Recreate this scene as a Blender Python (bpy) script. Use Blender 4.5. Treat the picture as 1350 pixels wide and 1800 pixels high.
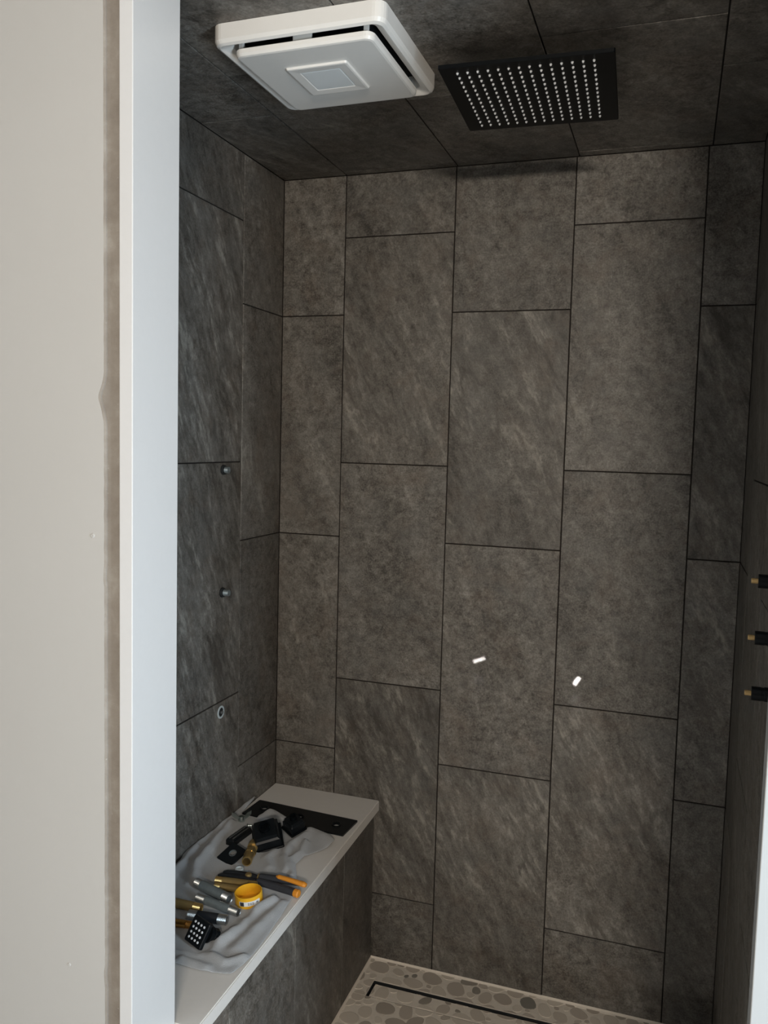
import bpy, bmesh, math, random
from mathutils import Vector, Matrix, noise

for o in list(bpy.data.objects): bpy.data.objects.remove(o)
S = bpy.context.scene
COL = S.collection
R = math.radians

# ------------------------------------------------------------------ camera
cam_d = bpy.data.cameras.new('camera'); cam = bpy.data.objects.new('camera', cam_d); COL.objects.link(cam)
cam_d.sensor_fit = 'VERTICAL'; cam_d.sensor_height = 24.0; cam_d.lens = 24.0 * 1493.0 / 1800.0
cam_d.clip_start = 0.02
_r = ((0.945234514563932, 0.3253980665812407, 0.025452126478148013),
      (0.05098568151574112, -0.07018248660418233, -0.9962303342372325),
      (-0.3223851311047775, 0.9429689903911076, -0.08292955084474518))
rt, dn, fw = (Vector(v) for v in _r)
cam.matrix_world = Matrix(((rt.x, -dn.x, -fw.x, 0.8847), (rt.y, -dn.y, -fw.y, -2.2032), (rt.z, -dn.z, -fw.z, 1.4813), (0, 0, 0, 1)))
S.camera = cam

# ------------------------------------------------------------------ world, lights, exposure
S.view_settings.view_transform = 'Standard'; S.view_settings.look = 'None'
S.view_settings.gamma = 1.0; S.view_settings.use_curve_mapping = False
S.view_settings.exposure = 0.0
w = bpy.data.worlds.new('world'); S.world = w; w.use_nodes = True
w.node_tree.nodes['Background'].inputs[0].default_value = (0.55, 0.72, 1.0, 1)
w.node_tree.nodes['Background'].inputs[1].default_value = 0.6

def area(name, loc, aim, sx, sy, watt, col, roll=0):
    d = bpy.data.lights.new(name, 'AREA'); d.shape = 'RECTANGLE'; d.size = sx; d.size_y = sy
    d.energy = watt; d.color = col
    o = bpy.data.objects.new(name, d); COL.objects.link(o); o.location = loc
    o.rotation_euler = ((Vector(aim) - Vector(loc)).to_track_quat('-Z', 'Y').to_matrix() @ Matrix.Rotation(roll, 3, 'Z')).to_euler()
    return o
# daylight entering by the bathroom window in the right-hand wall
area('window_daylight', (1.93, -1.73, 0.95), (0.0, -0.80, 0.92), 0.40, 0.95, 40, (0.70, 0.86, 1.0))
# the bar of bulbs over the vanity on the far wall, behind the photographer
va = area('vanity_light', (1.38, -3.55, 1.88), (0.45, 0.0, 1.62), 0.46, 0.10, 25.5, (1.0, 0.90, 0.78)); va.data.spread = R(135)
# two small unseen lights near the floor, added to make the tile glints
area('glint_light', (-0.27, -3.15, 0.07), (0.42, 0.0, 0.9), 0.080, 0.022, 2.6, (1.0, 0.95, 0.88), R(22))
area('glint_light', (0.385, -2.95, 0.07), (0.67, 0.0, 0.9), 0.024, 0.056, 2.8, (1.0, 0.95, 0.88), R(-32))

# ------------------------------------------------------------------ materials
MATS = {}
def nt(name):
    m = bpy.data.materials.new(name); m.use_nodes = True; MATS[name] = m
    t = m.node_tree; return m, t, t.nodes['Principled BSDF']
def N(t, typ, **k):
    n = t.nodes.new(typ)
    for a, b in k.items():
        if a.startswith('i_'): n.inputs[a[2:].replace('_', ' ')].default_value = b
        else: setattr(n, a, b)
    return n
def math_n(t, op, a, b=None, c=None):
    n = t.nodes.new('ShaderNodeMath'); n.operation = op
    for i, v in enumerate((a, b, c)):
        if v is None: continue
        if isinstance(v, (int, float)): n.inputs[i].default_value = v
        else: t.links.new(v, n.inputs[i])
    return n.outputs[0]
def ramp(t, fac, stops):
    n = t.nodes.new('ShaderNodeValToRGB'); el = n.color_ramp.elements
    while len(el) < len(stops): el.new(0.5)
    for e, (p, c) in zip(el, stops):
        e.position = p; e.color = (*c, 1) if len(c) == 3 else c
    t.links.new(fac, n.inputs[0]); return n.outputs[0]
def mix(t, fac, a, b, mode='MIX'):
    n = t.nodes.new('ShaderNodeMix'); n.data_type = 'RGBA'; n.blend_type = mode
    for i, v in ((0, fac), (6, a), (7, b)):
        if isinstance(v, (int, float)): n.inputs[i].default_value = v
        elif isinstance(v, tuple): n.inputs[i].default_value = (*v, 1)
        else: t.links.new(v, n.inputs[i])
    return n.outputs[2]
def noise_n(t, vec, scale, detail=6, rough=0.6, dist=0.0):
    n = N(t, 'ShaderNodeTexNoise'); n.inputs['Scale'].default_value = scale; n.inputs['Detail'].default_value = detail
    n.inputs['Roughness'].default_value = rough; n.inputs['Distortion'].default_value = dist
    t.links.new(vec, n.inputs['Vector']); return n.outputs[0]
def bump(t, bs, h, strength, dist=0.01):
    n = N(t, 'ShaderNodeBump'); n.inputs['Strength'].default_value = strength; n.inputs['Distance'].default_value = dist
    t.links.new(h, n.inputs['Height']); t.links.new(n.outputs[0], bs.inputs['Normal'])

def plain(name, col, rough=0.5, metal=0.0, var=0.08, scale=40, bmp=0.0, coat=0.0):
    m, t, b = nt(name)
    tc = N(t, 'ShaderNodeTexCoord')
    n = noise_n(t, tc.outputs['Object'], scale, 5)
    c = mix(t, n, tuple(x * (1 - var) for x in col), tuple(min(1, x * (1 + var)) for x in col))
    t.links.new(c, b.inputs['Base Color'])
    b.inputs['Roughness'].default_value = rough; b.inputs['Metallic'].default_value = metal
    b.inputs['Coat Weight'].default_value = coat
    if bmp: bump(t, b, n, bmp, 0.002)
    return m

def slate():
    m, t, b = nt('slate_porcelain')
    tc = N(t, 'ShaderNodeTexCoord'); oi = N(t, 'ShaderNodeObjectInfo')
    rnd = oi.outputs['Random']
    comb = N(t, 'ShaderNodeCombineXYZ')
    t.links.new(math_n(t, 'MULTIPLY', rnd, 37.0), comb.inputs[0])
    t.links.new(math_n(t, 'MULTIPLY', rnd, 91.0), comb.inputs[1])
    t.links.new(math_n(t, 'MULTIPLY', rnd, 17.0), comb.inputs[2])
    add = N(t, 'ShaderNodeVectorMath', operation='ADD')
    t.links.new(tc.outputs['Object'], add.inputs[0]); t.links.new(comb.outputs[0], add.inputs[1])
    V = add.outputs[0]
    # slow warp so that the veins wander
    wn = N(t, 'ShaderNodeTexNoise'); wn.inputs['Scale'].default_value = 4.0; wn.inputs['Detail'].default_value = 3
    t.links.new(V, wn.inputs['Vector'])
    ws = N(t, 'ShaderNodeVectorMath', operation='SCALE'); ws.inputs['Scale'].default_value = 0.05
    t.links.new(wn.outputs['Color'], ws.inputs[0])
    wa = N(t, 'ShaderNodeVectorMath', operation='ADD'); t.links.new(V, wa.inputs[0]); t.links.new(ws.outputs[0], wa.inputs[1])
    mp = N(t, 'ShaderNodeMapping'); mp.vector_type = 'TEXTURE'
    mp.inputs['Rotation'].default_value = (0, 0, R(27)); mp.inputs['Scale'].default_value = (1.0, 4.6, 1.0)
    t.links.new(wa.outputs[0], mp.inputs['Vector'])
    mp2 = N(t, 'ShaderNodeMapping'); mp2.vector_type = 'TEXTURE'
    mp2.inputs['Rotation'].default_value = (0, 0, R(22)); mp2.inputs['Scale'].default_value = (1.0, 2.2, 1.0)
    t.links.new(wa.outputs[0], mp2.inputs['Vector'])
    streak = noise_n(t, mp.outputs[0], 24, 9, 0.66, 0.15)
    streak_f = noise_n(t, mp2.outputs[0], 66, 7, 0.72, 0.1)
    big = noise_n(t, V, 3.6, 3, 0.5)
    blot = noise_n(t, wa.outputs[0], 42, 10, 0.78, 0.2)
    speck = noise_n(t, V, 230, 4, 0.65)
    rust = noise_n(t, V, 11.0, 6, 0.66, 0.5)
    va_ = N(t, 'ShaderNodeAttribute'); va_.attribute_type = 'OBJECT'; va_.attribute_name = 'vein'; r2 = va_.outputs['Fac']
    veined = ramp(t, math_n(t, 'ADD', math_n(t, 'MULTIPLY', big, 1.0), math_n(t, 'MULTIPLY', r2, 0.60)), [(0.62, (0, 0, 0)), (1.0, (1, 1, 1))])
    # mottled print and veined print, blended over each tile
    mott = math_n(t, 'ADD', math_n(t, 'MULTIPLY', blot, 0.66), math_n(t, 'MULTIPLY', speck, 0.34))
    vein = math_n(t, 'ADD', math_n(t, 'MULTIPLY', streak, 0.42), math_n(t, 'ADD', math_n(t, 'MULTIPLY', streak_f, 0.42), math_n(t, 'MULTIPLY', speck, 0.16)))
    mv = N(t, 'ShaderNodeMix'); mv.data_type = 'FLOAT'
    vb = math_n(t, 'ADD', 0.15, math_n(t, 'MULTIPLY', veined, 0.7))
    t.links.new(vb, mv.inputs[0]); t.links.new(mott, mv.inputs[2]); t.links.new(vein, mv.inputs[3])
    body = mv.outputs[0]
    mp3 = N(t, 'ShaderNodeMapping'); mp3.vector_type = 'TEXTURE'
    mp3.inputs['Rotation'].default_value = (0, 0, R(26)); mp3.inputs['Scale'].default_value = (1.0, 3.2, 1.0)
    t.links.new(V, mp3.inputs['Vector'])
    patch = noise_n(t, mp3.outputs[0], 9.0, 4, 0.6)          # long diagonal zones of the print
    crack = noise_n(t, mp3.outputs[0], 6.5, 7, 0.62, 0.2)
    body = math_n(t, 'ADD', body, math_n(t, 'MULTIPLY', math_n(t, 'SUBTRACT', patch, 0.5), 0.24))
    body = math_n(t, 'ADD', math_n(t, 'MULTIPLY', math_n(t, 'SUBTRACT', body, 0.5), 1.55), 0.5)
    c = ramp(t, body, [(0.36, (0.053, 0.0475, 0.040)), (0.45, (0.109, 0.0985, 0.085)), (0.53, (0.155, 0.1425, 0.125)), (0.62, (0.216, 0.203, 0.181)), (0.70, (0.285, 0.272, 0.248))])
    rf = ramp(t, rust, [(0.50, (0, 0, 0)), (0.70, (1, 1, 1))])
    c = mix(t, math_n(t, 'MULTIPLY', rf, 0.34), c, (0.148, 0.110, 0.082))
    cool = ramp(t, noise_n(t, V, 8.0, 5, 0.65), [(0.48, (0, 0, 0)), (0.70, (1, 1, 1))])
    c = mix(t, math_n(t, 'MULTIPLY', cool, 0.42), c, (0.128, 0.127, 0.120))
    dv = ramp(t, streak, [(0.30, (1, 1, 1)), (0.41, (0, 0, 0))])
    c = mix(t, math_n(t, 'MULTIPLY', math_n(t, 'MULTIPLY', dv, veined), 0.7), c, (0.066, 0.055, 0.046))
    ck = ramp(t, math_n(t, 'ABSOLUTE', math_n(t, 'SUBTRACT', crack, 0.5)), [(0.0, (1, 1, 1)), (0.028, (0, 0, 0))])
    cm = ramp(t, math_n(t, 'ADD', math_n(t, 'MULTIPLY', patch, 0.8), math_n(t, 'MULTIPLY', r2, 0.25)), [(0.50, (0, 0, 0)), (0.66, (1, 1, 1))])
    c = mix(t, math_n(t, 'MULTIPLY', math_n(t, 'MULTIPLY', ck, cm), 0.62), c, (0.060, 0.052, 0.043))
    pv = ramp(t, math_n(t, 'ADD', math_n(t, 'MULTIPLY', streak, 0.55), math_n(t, 'MULTIPLY', streak_f, 0.45)), [(0.54, (0, 0, 0)), (0.63, (1, 1, 1))])
    c = mix(t, math_n(t, 'MULTIPLY', math_n(t, 'MULTIPLY', pv, ramp(t, math_n(t, 'ADD', patch, math_n(t, 'MULTIPLY', math_n(t, 'SUBTRACT', r2, 0.4), 0.25)), [(0.47, (0, 0, 0)), (0.60, (1, 1, 1))])), 0.66), c, (0.34, 0.32, 0.275))
    fl = ramp(t, noise_n(t, mp2.outputs[0], 80, 5, 0.75, 0.3), [(0.63, (0, 0, 0)), (0.70, (1, 1, 1))])
    c = mix(t, math_n(t, 'MULTIPLY', fl, 0.42), c, (0.34, 0.325, 0.29))
    tone = math_n(t, 'ADD', 0.84, math_n(t, 'MULTIPLY', rnd, 0.3))
    tn = N(t, 'ShaderNodeVectorMath', operation='SCALE'); t.links.new(c, tn.inputs[0]); t.links.new(tone, tn.inputs['Scale'])
    t.links.new(tn.outputs[0], b.inputs['Base Color'])
    b.inputs['Roughness'].default_value = 0.50; b.inputs['Specular IOR Level'].default_value = 0.42
    b.inputs['Coat Weight'].default_value = 0.055; b.inputs['Coat Roughness'].default_value = 0.02
    h = math_n(t, 'ADD', math_n(t, 'MULTIPLY', streak, 0.7), math_n(t, 'MULTIPLY', blot, 0.5))
    h = math_n(t, 'ADD', h, math_n(t, 'MULTIPLY', streak_f, 0.35))
    bump(t, b, h, 0.40, 0.006)
    cb = N(t, 'ShaderNodeBump'); cb.inputs['Strength'].default_value = 0.02; cb.inputs['Distance'].default_value = 0.004
    t.links.new(big, cb.inputs['Height']); t.links.new(cb.outputs[0], b.inputs['Coat Normal'])
    return m
SLATE = slate()
GROUT = plain('dark_grout', (0.012, 0.0085, 0.0065), 0.95, var=0.25, scale=120)
QUARTZ = plain('white_quartz', (0.68, 0.68, 0.68), 0.28, var=0.02, scale=90)
BENCHQ = plain('bench_quartz', (0.78, 0.75, 0.71), 0.32, var=0.03, scale=90)
FANW = plain('white_plastic', (0.80, 0.78, 0.74), 0.38, var=0.02)
FANLENS = plain('frosted_lens', (0.80, 0.83, 0.83), 0.25, var=0.02)
DARK = plain('dark_cavity', (0.012, 0.014, 0.015), 0.7)
MBLACK = plain('matte_black', (0.003, 0.004, 0.005), 0.40, var=0.15); MBLACK.node_tree.nodes['Principled BSDF'].inputs['Specular IOR Level'].default_value = 0.14
TIP = plain('valve_brass', (0.66, 0.45, 0.20), 0.35, 0.45, var=0.1)
SATIN = plain('satin_black', (0.006, 0.0075, 0.009), 0.34, var=0.15); SATIN.node_tree.nodes['Principled BSDF'].inputs['Specular IOR Level'].default_value = 0.28
NOZ = plain('pale_rubber', (0.62, 0.64, 0.66), 0.5)
BRASS = plain('raw_brass', (0.62, 0.43, 0.17), 0.28, 0.85, var=0.18, scale=60)
BRASSD = plain('dull_brass', (0.36, 0.25, 0.10), 0.42, 0.6, var=0.22, scale=60)
COPPER = plain('orange_brass', (0.68, 0.36, 0.10), 0.32, 1.0, var=0.2, scale=60)
STEEL = plain('galvanized_steel', (0.25, 0.285, 0.29), 0.42, 0.55, var=0.25, scale=70)
STEELB = plain('bright_thread', (0.40, 0.41, 0.405), 0.33, 0.9, var=0.2, scale=80)
BIRON = plain('black_iron', (0.020, 0.022, 0.026), 0.45, 0.3, var=0.3, scale=70)
GRIP = plain('charcoal_grip', (0.030, 0.031, 0.036), 0.6, var=0.2, scale=90)
ORANGE = plain('orange_grip', (0.72, 0.27, 0.025), 0.5, var=0.08)
YELLOW = plain('yellow_plastic', (0.82, 0.43, 0.02), 0.42, var=0.06)
LABEL = plain('paper_label', (0.72, 0.72, 0.70), 0.6, var=0.04)
INK = plain('label_ink', (0.03, 0.03, 0.035), 0.6)
INKG = plain('label_ink_grey', (0.22, 0.22, 0.24), 0.6)
CLEAR = plain('milky_plastic', (0.50, 0.55, 0.56), 0.35, var=0.1)
ZINC = plain('zinc_plate', (0.55, 0.62, 0.60), 0.25, 1.0, var=0.2)
FGROUT = plain('sand_grout', (0.74, 0.67, 0.58), 0.85, var=0.10, scale=70, bmp=0.3)
BFLOOR = plain('pale_floor_tile', (0.40, 0.385, 0.36), 0.4, var=0.05, scale=12)
ROOMW = plain('room_paint', (0.70, 0.68, 0.66), 0.85, var=0.02, scale=6)

def drywall():
    m, t, b = nt('primed_drywall')
    tc = N(t, 'ShaderNodeTexCoord'); V = tc.outputs['Object']
    a = noise_n(t, V, 2.2, 4, 0.5); s = noise_n(t, V, 30, 6, 0.6); sc = noise_n(t, V, 9, 6, 0.7, 0.8)
    c = mix(t, a, (0.48, 0.468, 0.445), (0.52, 0.51, 0.49))
    sp = ramp(t, sc, [(0.70, (0, 0, 0)), (0.76, (1, 1, 1))])
    c = mix(t, math_n(t, 'MULTIPLY', sp, 0.25), c, (0.45, 0.43, 0.40))
    t.links.new(c, b.inputs['Base Color']); b.inputs['Roughness'].default_value = 0.8
    bump(t, b, s, 0.08, 0.003); return m
DRY = drywall()
DRYR = plain('shaded_primer', (0.37, 0.375, 0.37), 0.7, var=0.03, scale=12)  # drywall tone darkened, putting the shade on the right trim into its colour
def mortar():
    m, t, b = nt('bare_mortar')
    tc = N(t, 'ShaderNodeTexCoord'); V = tc.outputs['Object']
    a = noise_n(t, V, 22, 7, 0.65); s = noise_n(t, V, 130, 3, 0.6)
    c = ramp(t, a, [(0.3, (0.24, 0.21, 0.18)), (0.55, (0.30, 0.27, 0.235)), (0.75, (0.38, 0.355, 0.32))])
    sp = ramp(t, s, [(0.70, (0, 0, 0)), (0.76, (1, 1, 1))])
    c = mix(t, math_n(t, 'MULTIPLY', sp, 0.5), c, (0.55, 0.52, 0.48))
    t.links.new(c, b.inputs['Base Color']); b.inputs['Roughness'].default_value = 0.92
    bump(t, b, a, 0.5, 0.003); return m
MORTAR = mortar()
def towel_mat():
    m, t, b = nt('grey_microfibre')
    tc = N(t, 'ShaderNodeTexCoord'); V = tc.outputs['Object']
    a = noise_n(t, V, 14, 5, 0.6); s = noise_n(t, V, 420, 3, 0.7)
    c = mix(t, a, (0.34, 0.345, 0.35), (0.44, 0.445, 0.45))
    c = mix(t, math_n(t, 'MULTIPLY', s, 0.35), c, (0.26, 0.265, 0.27))
    t.links.new(c, b.inputs['Base Color']); b.inputs['Roughness'].default_value = 0.95
    b.inputs['Sheen Weight'].default_value = 0.35
    bump(t, b, s, 0.5, 0.002); return m
TOWEL = towel_mat()
def pebble_mat():
    m, t, b = nt('sliced_pebble')
    tc = N(t, 'ShaderNodeTexCoord'); oi = N(t, 'ShaderNodeObjectInfo'); V = tc.outputs['Object']
    at = N(t, 'ShaderNodeAttribute'); at.attribute_name = 'tint'; at.attribute_type = 'GEOMETRY'
    c = ramp(t, at.outputs['Fac'], [(0.0, (0.15, 0.15, 0.14)), (0.05, (0.23, 0.215, 0.185)), (0.15, (0.39, 0.34, 0.285)), (0.36, (0.52, 0.455, 0.385)),
                                      (0.60, (0.62, 0.55, 0.465)), (0.80, (0.68, 0.61, 0.52)), (1.0, (0.72, 0.645, 0.55))])
    n = noise_n(t, V, 60, 6, 0.65)
    c = mix(t, math_n(t, 'MULTIPLY', n, 0.22), c, (0.50, 0.44, 0.375))
    t.links.new(c, b.inputs['Base Color']); b.inputs['Roughness'].default_value = 0.55
    return m
PEBBLE = pebble_mat()

# ------------------------------------------------------------------ mesh helpers
def mk(name, bm, mat, parent=None, loc=None, rot=None, smooth=False):
    me = bpy.data.meshes.new(name); bm.normal_update(); bm.to_mesh(me); bm.free()
    if smooth:
        for p in me.polygons: p.use_smooth = True
    return link(name, me, mat, parent, loc, rot)
def link(name, me, mat, parent=None, loc=None, rot=None):
    if mat and not me.materials: me.materials.append(mat)
    o = bpy.data.objects.new(name, me); COL.objects.link(o)
    if parent: o.parent = parent
    if loc is not None: o.location = loc
    if rot is not None: o.rotation_euler = rot
    return o
def empty(name, loc=(0, 0, 0), rot=(0, 0, 0)):
    o = bpy.data.objects.new(name, None); COL.objects.link(o); o.location = loc; o.rotation_euler = rot
    o.empty_display_size = 0.03; return o
def tag(o, label, cat, group=None):
    o['label'] = label; o['category'] = cat
    if group: o['group'] = group
    return o
def structure(o, label=None, cat=None):
    o['kind'] = 'structure'
    if label: o['label'] = label
    if cat: o['category'] = cat
    return o
def box_bm(x0, x1, y0, y1, z0, z1, bev=0.0, seg=2, bm=None):
    bm2 = bmesh.new(); bmesh.ops.create_cube(bm2, size=1)
    for v in bm2.verts:
        v.co = Vector((x0 + (v.co.x + .5) * (x1 - x0), y0 + (v.co.y + .5) * (y1 - y0), z0 + (v.co.z + .5) * (z1 - z0)))
    if bev: bmesh.ops.bevel(bm2, geom=bm2.edges[:], offset=bev, segments=seg, profile=0.5, affect='EDGES')
    if bm is None: return bm2
    me = bpy.data.meshes.new('t'); bm2.to_mesh(me); bm2.free(); bm.from_mesh(me); bpy.data.meshes.remove(me); return bm
def box(name, b, mat, parent=None, bev=0.0, seg=2, loc=None, rot=None):
    return mk(name, box_bm(*b, bev, seg), mat, parent, loc, rot)
def rrect(hx, hy, r, n=6):
    pts = []
    for cx, cy, a0 in ((hx - r, hy - r, 0), (-hx + r, hy - r, 90), (-hx + r, -hy + r, 180), (hx - r, -hy + r, 270)):
        for i in range(n + 1):
            a = R(a0 + 90 * i / n); pts.append((cx + r * math.cos(a), cy + r * math.sin(a)))
    return pts
def loft(loops, cap0=False, cap1=False, close=False, bm=None):
    """loops: list of lists of 3d points, all the same length"""
    bm = bm or bmesh.new()
    vs = [[bm.verts.new(p) for p in L] for L in loops]
    n = len(vs[0]); seq = list(range(len(vs)))
    pairs = list(zip(seq, seq[1:])) + ([(seq[-1], 0)] if close else [])
    for a, b in pairs:
        for i in range(n):
            j = (i + 1) % n
            bm.faces.new((vs[a][i], vs[a][j], vs[b][j], vs[b][i]))
    if cap0: bm.faces.new(vs[0][::-1])
    if cap1: bm.faces.new(vs[-1])
    bmesh.ops.recalc_face_normals(bm, faces=bm.faces[:])
    return bm
def lathe(prof, n=24, cap0=True, cap1=True):
    """prof: (r, z) list, along +z"""
    return loft([[(r * math.cos(2 * math.pi * i / n), r * math.sin(2 * math.pi * i / n), z) for i in range(n)] for r, z in prof], cap0, cap1)
def axis_rot(d):
    return Vector(d).to_track_quat('Z', 'Y').to_euler()

# ------------------------------------------------------------------ tiled shell
W, H, G = 0.307, 0.612, 0.0029
CEIL = 2.197
XL, XR = -0.186, 1.043
YF = -1.000            # inner plane of the entrance
ZA = 1.212             # height of one joint of the "A" columns, back wall
TT = 0.009             # tile thickness
tile_cache = {}
def tile_mesh(w_, h_):
    k = (round(w_, 4), round(h_, 4))
    if k not in tile_cache:
        hw, hh, c = w_ / 2, h_ / 2, 0.0007
        L = lambda a, b, z: [(-a, -b, z), (a, -b, z), (a, b, z), (-a, b, z)]
        bm = loft([L(hw, hh, -TT), L(hw, hh, -c), L(hw - c, hh - c, 0)], True, True)
        me = bpy.data.meshes.new('tile'); bm.normal_update(); bm.to_mesh(me); bm.free(); me.materials.append(SLATE)
        tile_cache[k] = me
    return tile_cache[k]
rng = random.Random(5)
def lay(parent, origin, ux, uy, u_edges, v_joints, vmin, vmax, vein=None):
    """tile a plane: columns between u_edges, joints of each column in v_joints[i]; ux,uy unit vectors; normal = ux x uy"""
    ux = Vector(ux); uy = Vector(uy); nz = ux.cross(uy); origin = Vector(origin)
    M = Matrix((ux, uy, nz)).transposed().to_4x4()
    for i in range(len(u_edges) - 1):
        u0, u1 = u_edges[i], u_edges[i + 1]
        js = [vmin] + [v for v in v_joints[i] if vmin + 0.004 < v < vmax - 0.004] + [vmax]
        for row, (v0, v1) in enumerate(zip(js, js[1:])):
            w_, h_ = u1 - u0 - G, v1 - v0 - G
            o = link('tile', tile_mesh(w_, h_), None, parent)
            o['vein'] = float(vein[i][row] if vein and row < len(vein[i]) else rng.uniform(0.1, 0.5))
            c = origin + ux * (u0 + u1) / 2 + uy * (v0 + v1) / 2 + nz * rng.uniform(-0.0004, 0.0004)
            tilt = Matrix.Rotation(rng.uniform(-.0015, .0015), 4, 'X') @ Matrix.Rotation(rng.uniform(-.002, .002), 4, 'Y')
            o.matrix_world = Matrix.Translation(c) @ M @ tilt
def seq(z0, step=H, a=-8, b=8): return [z0 + k * step for k in range(a, b)]
ZB = ZA + H / 3 + 0.003

def struct_box(name, b, mat, label=None, parent=None):
    o = box(name, b, mat, parent); structure(o, label); return o

wb = struct_box('wall_back', (XL - 0.06, XR + 0.06, 0.003, 0.07, -0.05, CEIL + 0.05), GROUT, 'back shower wall of upright slate-look porcelain tiles')
lay(wb, (0, 0, 0), (1, 0, 0), (0, 0, 1), [XL, 0, W, 2 * W, 3 * W, XR], [seq(ZA), seq(ZB), seq(ZA), seq(ZB), seq(ZA)], 0.0, CEIL,
    [[.3, .35, .25, .15], [.3, 1.0, .1, .55, .2], [.65, .3, .6, .15], [.25, .65, .1, .1, .15], [.35, .6, .85, .2]])
wl = struct_box('wall_left', (XL - 0.07, XL - 0.003, -1.12, 0.003, -0.05, CEIL + 0.05), GROUT, 'left shower wall of slate-look tiles above the bench')
# local u runs towards the camera on the left wall -> normal +x:  ux=(0,1,0), uy=(0,0,1)
lay(wl, (XL, 0, 0), (0, 1, 0), (0, 0, 1), [YF, -0.843, -0.536, -0.229, 0], [seq(ZB), seq(ZA), seq(ZB), seq(ZA)], 0.0, CEIL,
    [[.6] * 5, [.6] * 5, [.8, .8, .9, .9, .5], [.3] * 5])
wr = struct_box('wall_right', (XR + 0.003, XR + 0.07, -1.12, 0.003, -0.05, CEIL + 0.05), GROUT, 'right shower wall of slate-look tiles with valve stems')
lay(wr, (XR, 0, 0), (0, -1, 0), (0, 0, 1), [0, 0.229, 0.536, 0.843, 1.0915], [seq(ZA), seq(ZB), seq(ZA), seq(ZB)], 0.0, CEIL)
ce = struct_box('ceiling', (XL - 0.07, XR + 0.07, -1.12, 0.07, CEIL + 0.003, CEIL + 0.07), GROUT, 'shower ceiling of dark slate-look tiles')
# ceiling: normal -z with ux=(1,0,0), uy=(0,-1,0)
lay(ce, (0, 0, CEIL), (1, 0, 0), (0, -1, 0), [XL, 0, W + .003, 2 * W + .006, 3 * W + .008, XR], [seq(0.441), seq(0.645), seq(0.441), seq(0.645), seq(0.441)], 0.0, -YF)

# ------------------------------------------------------------------ pebble floor with linear drain
FX0, FX1, FY0, FY1 = 0.126, XR, YF, 0.0
fl = struct_box('floor', (XL - 0.05, XR + 0.05, -1.12, 0.05, -0.06, -0.0205), FGROUT, 'shower floor of flat sliced pebbles in sandy grout')
DX0, DX1, DY0, DY1 = 0.170, 0.880, -0.164, -0.094        # drain opening
for nm, b in (('grout_bed', (FX0 - .02, XR, DY1, 0.0, -0.021, 0.0)), ('grout_bed', (FX0 - .02, XR, YF, DY0, -0.021, 0.0)),
              ('grout_bed', (FX0 - .02, DX0, DY0, DY1, -0.021, 0.0)), ('grout_bed', (DX1, XR, DY0, DY1, -0.021, 0.0))):
    box(nm, b, FGROUT, fl)
def cove(p0, p1, inward, r=0.007):
    p0, p1, d = Vector(p0), Vector(p1), Vector(inward)
    L = lambda p: [tuple(p), tuple(p + d * r), tuple(p + d * r * .35 + Vector((0, 0, r * .35))), tuple(p + Vector((0, 0, r)))]
    bm = loft([L(p0), L(p1)], True, True); return mk('grout_cove', bm, FGROUT, fl)
cove((FX0, -.0004, 0), (XR, -.0004, 0), (0, -1, 0)); cove((0.1262, 0, 0), (0.1400, -0.96, 0), (1, 0, 0)); cove((XR - .0004, 0, 0), (XR - .0004, YF, 0), (-1, 0, 0))
dr = tag(empty('linear_drain', (0, 0, -0.0203)), 'long narrow tile-in linear drain with black slot beside the back wall', 'drain')
ins = (DX0 + 0.009, DX1 - 0.009, DY0 + 0.0030, DY1 - 0.0150)
def wbox(name, b, mat, parent, bev=0.0):      # box in world coordinates below a translated parent
    o = box(name, b, mat, parent, bev); o.location = -parent.matrix_basis.translation; return o
bm = box_bm(DX0 + .0002, DX1 - .0002, DY0 + .0002, DY1 - .0002, -0.0202, -0.018)
for b in ((DX0 + .0002, DX0 + 0.0022, DY0 + .0002, DY1 - .0002, -0.018, -0.0005), (DX1 - 0.0022, DX1 - .0002, DY0 + .0002, DY1 - .0002, -0.018, -0.0005),
          (DX0 + .0002, DX1 - .0002, DY1 - 0.0022, DY1 - .0002, -0.018, -0.0005), (DX0 + .0002, DX1 - .0002, DY0 + .0002, DY0 + 0.0016, -0.018, -0.0005)):
    box_bm(*b, bm=bm)
tray = mk('tray', bm, DARK, dr); tray.location = (0, 0, 0.0203)
insert = box('cover_insert', (*ins, -0.0178, 0.0), FGROUT, dr); insert.location = (0, 0, 0.0203)

def clip_poly(p, ax, val, keep_less):
    out = []
    for i in range(len(p)):
        a, b = p[i], p[(i + 1) % len(p)]
        ia = (a[ax] <= val) == keep_less; ib = (b[ax] <= val) == keep_less
        if ia: out.append(a)
        if ia != ib:
            tt = (val - a[ax]) / (b[ax] - a[ax]); out.append((a[0] + tt * (b[0] - a[0]), a[1] + tt * (b[1] - a[1])))
    return out
def clip_rect(p, r):
    for ax, v, k in ((0, r[1], True), (0, r[0], False), (1, r[3], True), (1, r[2], False)):
        if len(p) < 3: return []
        p = clip_poly(p, ax, v, k)
    return p
def area2(p): return 0.5 * abs(sum(p[i][0] * p[(i + 1) % len(p)][1] - p[(i + 1) % len(p)][0] * p[i][1] for i in range(len(p))))
prng = random.Random(21)
stones, grid = [], {}
def ell_r(s, ang):     # radius of ellipse s in direction ang
    a, b, th = s[2], s[3], s[4]; d = ang - th
    return a * b / math.sqrt((b * math.cos(d)) ** 2 + (a * math.sin(d)) ** 2)
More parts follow.
